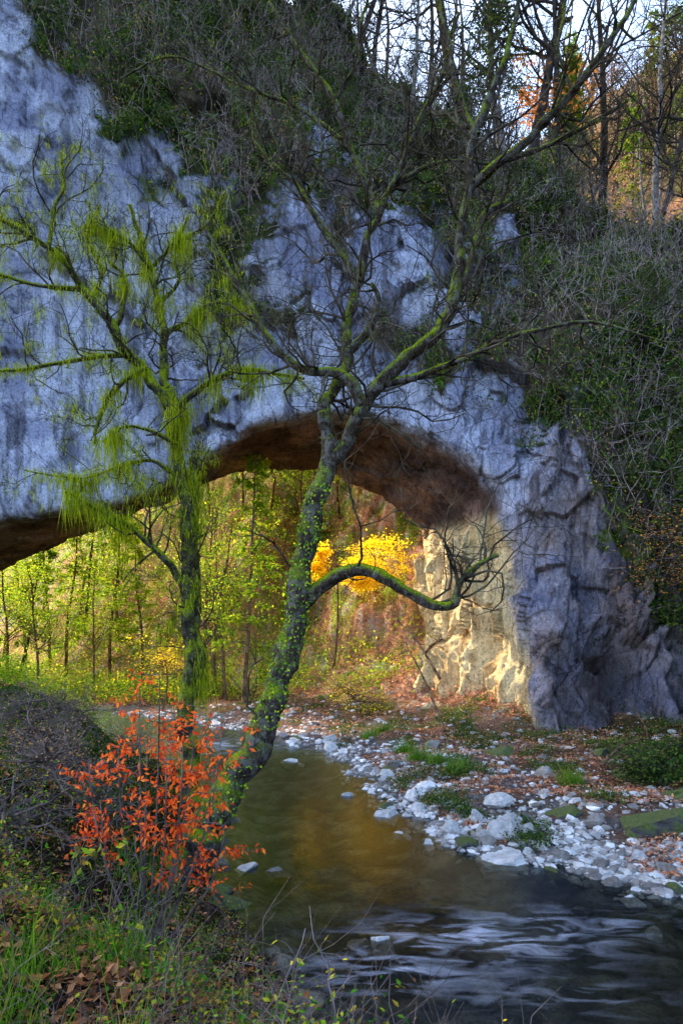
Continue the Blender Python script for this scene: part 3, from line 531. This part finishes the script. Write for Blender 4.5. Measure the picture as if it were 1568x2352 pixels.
# yellow maple built with flat tiers
mx_,my_=(765-CX)/F*42,42.;mz=gz(mx_,my_);e=bpy.data.objects.new('maple_tree',None);COL.objects.link(e);e.location=(mx_,my_,mz);tag(e,"small maple with flat layered bright yellow foliage","tree");A=Tubes();Bt=Tubes();MINR=.006
htop=W(830,1255,42)[2]-mz
A.add(np.array([[.3*math.sin(q*3),0,q*htop] for q in np.linspace(-.05,1,12)]),np.linspace(.09,.03,12),8);LPs=[]
for j in range(24):
    q=rng.uniform(0,1)**1.2;zz=htop-2.3*q;an=rng.uniform(-.5,.5) if j%3 else rng.uniform(2.6,3.7);ln=rng.uniform(2.2,4.9)*(1.1-.5*q) if j%3 else rng.uniform(1.,2.2);T_=[]
    grow(Bt,np.array([0,0,zz]),np.array([math.cos(an),math.sin(an),.06]),ln,.03,1,3,-.01,.11,6,.5,T_,.8);T_=np.array(T_);T_[:,2]=zz+(T_[:,2]-zz)*.5-.12*np.hypot(T_[:,0],T_[:,1])*q
    LPs.append(T_[rng.integers(0,len(T_),480)]+rng.normal(0,1,(480,3))*np.array([.22,.22,.07]))
v,f=leaves(np.concatenate(LPs),.14,.8,.1,.55);ob('trunk',mkmesh('maple_trunk',*A.out(),M_warm),e);ob('crown',mkmesh('maple_branches',*Bt.out(),M_warm),e);ob('leaves',mkmesh('maple_leaves',v,f,M_yel,False),e)
MINR=.004
canopy_tree('maple_tree.001',"young maple with sparse golden foliage",(350-CX)/F*35,37,3.2,2.2,1800,M_yel,M_warm,.11)
canopy_tree('maple_tree.002',"low maple with golden leaves near the slope foot",(815-CX)/F*33,33,1.2,1.5,800,M_yel,M_warm,.09)
canopy_tree('orange_shrub',"sparse orange leaved shrub on the cliff foot",11.4,22.5,7.6,2.,1700,M_orng,M_dark,.08,lo=.75,cat="shrub")
p=archpt(40,10.8);canopy_tree('orange_tree',"tall tree with a few orange leaves on the arch",p[0],p[1]+2,8,2.,900,M_orng,M_dark,.2,base=p[2])
for i,(x,y,h,r_) in enumerate(((14.2,24,8.5,2.1),(14.4,22,6,2.),(12.8,18.5,1.,1.3),(15.5,26,11,2.6),(9.8,19.5,.6,1.1),(13.6,23.5,11,1.6),(11.3,17.5,.8,1.2),(8.2,18.5,.4,.9),(9.5,16.5,.6,1.1))):
    canopy_tree('evergreen_shrub' if i==0 else 'evergreen_shrub.%03d'%i,"dark evergreen shrub beside the cliff foot",x,y,h,r_,5000 if h>2 else 2200,M_ever,M_dark,.13 if h>2 else .085,lo=.2,fl=.4,sg=(.3,.25) if h>2 else (.15,.15),cat="shrub")
# ------------------------------------------------------------ red leaf shrub
e=bpy.data.objects.new('red_leaved_shrub',None);COL.objects.link(e);bx,by=-2.0,7.0;e.location=(bx,by,gz(bx,by));tag(e,"young beech shrub with drooping bright orange red leaves","shrub");MINR=.003
A=Tubes();T_=[]
for tx,tz,dy in ((-.1,3.2,.1),(.15,3.3,0),(-.4,2.7,.3),(.85,2.85,-.1),(.3,2.4,-.3),(-.55,2.3,-.2),(.7,2.2,.2),(-.1,2.6,.4),(.9,1.6,-.2),(.5,2.95,.2),(-.5,1.8,0),(.35,1.5,.1),(.45,2.5,-.2)):
    s=np.linspace(0,1,9)[:,None];p=np.array([[0,0,-.1]])*(1-s)+np.array([[tx*.9,dy,tz*.86]])*s+np.stack([np.sin(s[:,0]*3)*tx*.25,0*s[:,0],0*s[:,0]],1);A.add(p,np.linspace(.016,.005,9),5)
    for j in range(8):
        k_=rng.uniform(.55,1)*8;i=min(int(k_),7);q=p[i]+(p[i+1]-p[i])*(k_-i);grow(A,q,np.array([rng.normal(0,1),rng.normal(0,.7),.1]),rng.uniform(.15,.4),.005,2,3,.0,.2,3,.6,T_)
T_=np.array(T_);T_=T_[rng.integers(0,len(T_),1900)]+rng.normal(0,.02,(1900,3));v,f=leaves(T_,.068,.42,.8)
ob('stem',mkmesh('red_stem',*A.out(),M_twig),e);ob('leaves',mkmesh('red_leaves',v,f,M_red,False),e)
# ------------------------------------------------------------ bank vegetation
def polar(n,r0,r1,a0=-1.2,a1=1.0):
    th=rng.uniform(a0,a1,n);rr=np.exp(rng.uniform(math.log(r0),math.log(r1),n));x=rr*np.sin(th);y=rr*np.cos(th);z_,dl,dr,u=ground(x,y,True);return x,y,z_,dl,dr,u,rr
x,y,z_,dl,dr,u,rr=polar(170000,1.6,32);ok=dl>.1;P=np.stack([x,y,z_],-1)[ok];R_=rr[ok]
nz=fbm(P*1.1,4,501);left=S((-P[:,0]-3.)/2)
sel=(nz+left*.7>.1)
v,fs=strands(P[sel],rng.uniform(.05,.24,sel.sum())*(.6+.8*S(nz[sel])),.0045,.6,(0,0,1));o=ob('grass',mkmesh('grass',v,fs,M_grass,False));tag(o,"green grass and sedge growing on the river bank","grass",kind="stuff")
sel=(nz<.35)&(rng.random(len(nz))<.85);p=P[sel]+np.array([0,0,.04]);v,f=leaves(p,.058,.6,0,.45,.6);o=ob('fallen_leaves',mkmesh('fallen_leaves',v,f,M_litter,False));tag(o,"brown fallen leaves littering the bank","fallen leaves",kind="stuff")
x,y,z_,dl,dr,u,rr=polar(20000,1.9,26);ok=dl>.05;P=np.stack([x,y,z_],-1)[ok];n5=fbm(P*1.3,4,511);P=P[n5>-.15];n5=n5[n5>-.15]
hh=rng.uniform(.05,.5,len(P))*(.5+S(n5*1.5));n=12;q=np.repeat(P,n,0);qh=np.repeat(hh,n)*rng.uniform(.2,1,len(q));q=q+rng.normal(0,.07,q.shape)*np.array([1,1,0]);q[:,2]+=qh
v,f=leaves(q,.032,.5,.0,.3,.7);o=ob('weeds',mkmesh('weeds',v,f,M_weed,False));tag(o,"leafy green and yellowing weeds covering the bank","weeds",kind="stuff")
T=Tubes();MINR=.0018
for p in P[rng.integers(0,len(P),3000)]: grow(T,p,rng.normal(0,.8,3)+np.array([0,0,1]),rng.uniform(.25,.9),.003,2,3,-.08,.35,4,.6)
o=ob('bank_brushwood',mkmesh('bank_brushwood',*T.out(),M_twig));tag(o,"thin dry stems and runners among the weeds","brushwood",kind="stuff")
MINR=.004
for i,(x,y,h,r_,mt) in enumerate(((-4.2,9.8,.5,.8,M_tan),(-3.8,7.8,.5,.8,M_weed),(-4.,11.4,.5,.8,M_weed),(-5.6,12.5,.5,.9,M_tan),(-6.8,15,.6,1.,M_weed),(-5.2,14.5,.5,.9,M_ylg),(-7.5,18,.7,1.2,M_tan),(2.2,5.2,.3,.6,M_weed),(3.4,4.4,.3,.7,M_tan),(.9,5.6,.25,.5,M_weed),(-.1,6.3,.3,.5,M_weed),(1.6,5.6,.3,.5,M_yg))):
    canopy_tree('bank_bush' if i==0 else 'bank_bush.%03d'%i,"low tangled bush with small leaves on the bank",x,y,h,r_,800,mt,M_twig,.04,lo=.1,fl=.3,sg=(.1,.1),cat="bush")
# gravel bar cover
x,y,z_,dl,dr,u,rr=polar(130000,9,42,-.5,.7);ok=(dr>-.6)&(u<8.5)&(y<38);x,y,z_,dr=x[ok],y[ok],z_[ok],dr[ok];ng=fbm(np.stack([x,y,0*x],-1)*.8,3,555);pk=rng.random(len(x))<(np.exp(-np.clip(dr,0,9)/1.9)*(.65+.8*ng)+.08)
x,y,z_=x[pk],y[pk],z_[pk];P=np.stack([x,y,z_],-1)
ph=(1+5**.5)/2;ico=np.array([(-1,ph,0),(1,ph,0),(-1,-ph,0),(1,-ph,0),(0,-1,ph),(0,1,ph),(0,-1,-ph),(0,1,-ph),(ph,0,-1),(ph,0,1),(-ph,0,-1),(-ph,0,1)])/1.9
icf=np.array([(0,11,5),(0,5,1),(0,1,7),(0,7,10),(0,10,11),(1,5,9),(5,11,4),(11,10,2),(10,7,6),(7,1,8),(3,9,4),(3,4,2),(3,2,6),(3,6,8),(3,8,9),(4,9,5),(2,4,11),(6,2,10),(8,6,7),(9,8,1)])
sz=.022+.12*rng.random(len(P))**3.2;sc3=np.stack([rng.uniform(.7,1.4,len(P)),rng.uniform(.7,1.3,len(P)),rng.uniform(.45,.85,len(P))],1)*sz[:,None]
v=(ico[None]*(1+rng.normal(0,.2,(len(P),12,1))))*sc3[:,None,:];an=rng.uniform(0,6.28,len(P));ca,sa=np.cos(an)[:,None],np.sin(an)[:,None];v=np.stack([v[...,0]*ca-v[...,1]*sa,v[...,0]*sa+v[...,1]*ca,v[...,2]],-1)+P[:,None]
f=(icf[None]+(np.arange(len(P))*12)[:,None,None]).reshape(-1,3);o=ob('gravel',mkmesh('gravel',v.reshape(-1,3),f,M_stone,False));tag(o,"pale grey river gravel and pebbles along the bar","gravel",kind="stuff")
x,y,z_,dl,dr,u,rr=polar(90000,11,40,-.4,.7);ok=(dr>.4)&(u<13);P=np.stack([x,y,z_],-1)[ok];nz=fbm(P*.6,3,521)+(dr[ok]-2.5)*.12
v,f=leaves(P[nz>-.15]+np.array([0,0,.06]),.085,.6,0,.5);o=ob('bar_fallen_leaves',mkmesh('bar_fallen_leaves',v,f,M_litterR,False));tag(o,"rusty fallen leaves scattered on the gravel bar","fallen leaves",kind="stuff")
nz2=fbm(P*.8,3,531)+(P[:,0]-5)*.04;q=np.repeat(P[nz2>.4],4,0);q=q+rng.normal(0,.15,q.shape)*np.array([1,1,0]);q[:,2]+=rng.uniform(.03,.25,len(q));v,f=leaves(q,.09,.45,0,.3);o=ob('bar_weeds',mkmesh('bar_weeds',v,f,M_ever,False));tag(o,"low green weeds behind the gravel bar","weeds",kind="stuff")
# boulders
BM=[]
for s in range(10):
    bm=bmesh.new();bmesh.ops.create_icosphere(bm,subdivisions=4,radius=1);v=np.array([q.co[:] for q in bm.verts])
    for _ in range(16):
        nn=nrm(rng.normal(0,1,3));dd=rng.uniform(.5,.8);pr_=v@nn;v=v-np.clip(pr_-dd,0,None)[:,None]*nn
    v=v*(1+.1*fbm(v*2.2+s*9,5,600+s)[:,None]);v*=np.array([1,rng.uniform(.6,.9),rng.uniform(.5,.8)])*1.15
    for q,c_ in zip(bm.verts,v):q.co=c_
    me=bpy.data.meshes.new('boulder');bm.to_mesh(me);bm.free();me.materials.append(M_mstone if s>=7 else M_stone);me.polygons.foreach_set('use_smooth',[False]*len(me.polygons));BM.append(me)
def boulder(x,y,sz,k_,dz=.0,lab=None,fz=1.):
    o=ob('boulder',BM[k_]);o.location=(x,y,max(gz(x,y),-.12)+dz);o.scale=(sz,sz*rng.uniform(.8,1.2),sz*rng.uniform(.6,1.)*fz);o.rotation_euler=(rng.normal(0,.2)*fz,rng.normal(0,.2)*fz,rng.uniform(0,6.28))
    tag(o,lab or ("moss covered dark boulder on the river bar" if k_>=7 else "pale grey angular limestone block by the water"),"boulder","stones along the stream")
cnt=0
while cnt<250:
    y=float(np.exp(rng.uniform(math.log(11),math.log(33))));xr=np.interp(y,RE[:,1],RE[:,0]);off=abs(rng.normal(0,1.6))-.8
    x=xr+off*(1.5 if y<20 else .9)
    if x/y>.56: continue
    boulder(x,y,float(.07+.34*rng.random()**2.8),int(rng.integers(0,7)) if rng.random()<.82 else int(rng.integers(7,10)));cnt+=1
for px,d_,sz,k_,l_ in ((1160,13.4,.62,0,"flat pale limestone slab lying in the water"),(1170,14.6,.5,1,None),(1120,14.4,.36,2,None),(1290,15.8,.45,9,None),(1140,22,.55,7,None),(990,25,.4,3,None),(1520,14.6,.85,8,"large dark mossy boulder at the stream edge"),(1570,16.5,.9,7,None),(1430,19,.45,7,None),(1250,19.5,.35,4,None),(1390,21,.5,9,None),(665,23.8,.38,1,None),(690,23.3,.25,2,None),(560,13.0,.35,2,"pale rock beside the leaning trunk"),(640,12.9,.3,3,None),(500,12.,.4,8,"mossy boulder at the foot of the leaning tree"),(530,11.2,.4,9,"mossy boulder at the foot of the leaning tree"),(1000,11.4,.22,8,None),(880,10.0,.24,0,None),(820,10.,.18,1,None),(1340,11.2,.22,2,None),(1450,11.6,.24,3,None),(1540,11.9,.3,1,None),(440,15.,.5,7,None),(1470,13.2,.25,4,None),(1380,13.,.22,5,None),(1260,11.5,.14,1,None),(1400,10.6,.14,0,None),(1500,10.4,.16,4,None)):
    boulder((px-CX)/F*d_,d_,sz,k_,.02 if sz==.62 else 0,l_,.45 if sz==.62 else 1.)
for i,(px,d_) in enumerate(((960,22),(1005,21.5),(930,24),(850,27),(1050,20),(880,28),(1310,18.5))):
    x=(px-CX)/F*d_;n=300;P=np.zeros((n,3))+rng.normal(0,.12,(n,3))*np.array([1.4,1,0]);v,fs=strands(P,rng.uniform(.15,.4,n),.01,.6,(0,0,1));o=ob('sedge_clump',mkmesh('sedge_clump',v,fs,M_grass,False),None,(x,d_,gz(x,d_)));tag(o,"tuft of bright green sedge among river stones","grass tuft","sedge tufts on the bar")
for i,(a_,b_,r0) in enumerate((((905,1420,34),(1010,1560,31),.07),((1040,1470,36),(975,1500,35),.1),((930,1480,33),(1020,1680,27),.06),((1500,1700,20),(1380,1760,19),.05))):
    A=Tubes();a0=W(*a_);b0=W(*b_);s=np.linspace(0,1,10)[:,None];pp=a0+(b0-a0)*s;pp[:,2]+=.3*np.sin(s[:,0]*3.1);A.add(pp-a0,np.linspace(r0*.5,r0,10),6)
    for j in range(4): grow(A,pp[rng.integers(1,7)]-a0,rng.normal(0,1,3)+np.array([0,0,.6]),1.3,.02,1,2,0,.25,3,.5)
    o=ob('fallen_branch',mkmesh('fallen_branch',*A.out(),M_warm),None,a0);tag(o,"dead bare branch leaning on the slope","branch","dead branches under the arch")
MINR=.002
def sapling(x,y,tops,lf,label,mt=None,ls=.09,mb=M_pale,r=.011):
    z0=gz(x,y);e=bpy.data.objects.new('sapling',None);COL.objects.link(e);e.location=(x,y,z0);tag(e,label,"sapling","wild saplings on the near bank");A=Tubes();T_=[]
    for tx,ty,tz in tops:
        s=np.linspace(0,1,14)[:,None];p=np.array([[tx,ty,tz]])*s;p[:,0]+=.12*tz*np.sin(s[:,0]*4)*np.sign(tx+.01);p[:,2]-=0.05;p+=rng.normal(0,.008,p.shape);A.add(p,np.linspace(r,.003,14),5)
        for j in range(9):
            k_=rng.integers(3,13);grow(A,p[k_],rng.normal(0,1,3)+np.array([0,0,.6]),rng.uniform(.1,.3),.003,2,3,.05,.25,2,.6,T_)
    ob('stem',mkmesh('sapling_stem',*A.out(),mb),e)
    if lf:
        T_=np.array(T_);T_=T_[rng.integers(0,len(T_),lf)];v,f=leaves(T_,ls,.45,.3);ob('leaves',mkmesh('sapling_leaves',v,f,mt,False),e)
sapling(-.3,4.6,[(.2,.1,1.35),(-.05,0,1.25),(.02,.1,.8),(.3,.2,.9)],40,"thin pale sapling with a few yellow green leaves",M_yg,.07)
sapling(.1,4.2,[(.5,.2,.6),(-.4,.1,.5),(.8,.3,.45)],40,"sprawling bramble with a few yellow leaves",M_yg,.055,M_twig,.006)
sapling(.75,4.3,[(.25,.1,.9),(.5,.2,.6)],24,"arching bare pale stems over the water",M_yg,.05,M_pale,.006)
sapling(-1.6,4.6,[(.3,0,.8),(-.3,.1,.7)],60,"leafy green sapling among the weeds",M_weed,.07,M_twig,.006)
sapling(1.7,4.4,[(.5,.2,.6),(-.7,.1,.5),(.1,.1,.4)],50,"low bramble with small green leaves",M_weed,.05,M_twig,.005)
sapling(-.9,5.2,[(.2,0,.6),(-.2,.1,.7),(.4,.1,.5)],50,"small green shrub near the bank edge",M_weed,.07,M_twig,.006)
# ------------------------------------------------------------ light, camera
sun_to=np.array([-.64,.54,.5]);sun_to/=np.linalg.norm(sun_to)
# thin out the wood where it would shade the sunlit pier and slope
bpy.context.view_layer.update()
pts=[archpt(r0,c0)+sun_to*.8 for r0 in (430,450,470,490) for c0 in (12.3,13,13.7,14.4)]+[np.array([x_,y_,gz(x_,y_)+.6]) for x_,y_ in ((0,44),(1,47),(3,46),(2,43),(4,44),(2,50),(-1,41),(1,39),(3,42))]
for it in range(24):
    dg=bpy.context.evaluated_depsgraph_get();hit={}
    for o_ in pts:
        ok_,loc,nn,ii,hob,mm=scn.ray_cast(dg,Vector(o_),Vector(sun_to))
        if ok_ and hob.parent in forest: hit[hob.parent.name]=hit.get(hob.parent.name,0)+1
    if not hit: break
    nm=max(hit,key=hit.get);e=bpy.data.objects[nm];forest.remove(e)
    for ch in list(e.children): bpy.data.objects.remove(ch)
    bpy.data.objects.remove(e);bpy.context.view_layer.update()
sd=bpy.data.lights.new('sun','SUN');sd.energy=16;sd.angle=math.radians(.6);sd.color=(1,.82,.55);so=bpy.data.objects.new('sun',sd);COL.objects.link(so);so.rotation_euler=Vector(sun_to).to_track_quat('Z','Y').to_euler()
wd=bpy.data.worlds.new("World");scn.world=wd;wd.use_nodes=True;wn=wd.node_tree;sk=wn.nodes.new('ShaderNodeTexSky');sk.sky_type='NISHITA';sk.sun_disc=False
sk.sun_elevation=math.asin(sun_to[2]);sk.sun_rotation=math.atan2(sun_to[0],sun_to[1]);sk.air_density=1.;sk.dust_density=2.5
bg=wn.nodes['Background'];wn.links.new(sk.outputs[0],bg.inputs[0]);bg.inputs[1].default_value=1.
cd=bpy.data.cameras.new('camera');co=bpy.data.objects.new('camera',cd);COL.objects.link(co);co.location=(0,0,CAMZ);co.rotation_euler=(math.radians(90),0,0)
cd.sensor_fit='VERTICAL';cd.sensor_height=36;cd.sensor_width=24;cd.lens=24;cd.shift_y=(HY-1176)/2352;cd.clip_end=3000;cd.clip_start=.05
scn.camera=co
scn.view_settings.view_transform='Standard';scn.view_settings.look='None';scn.view_settings.exposure=0
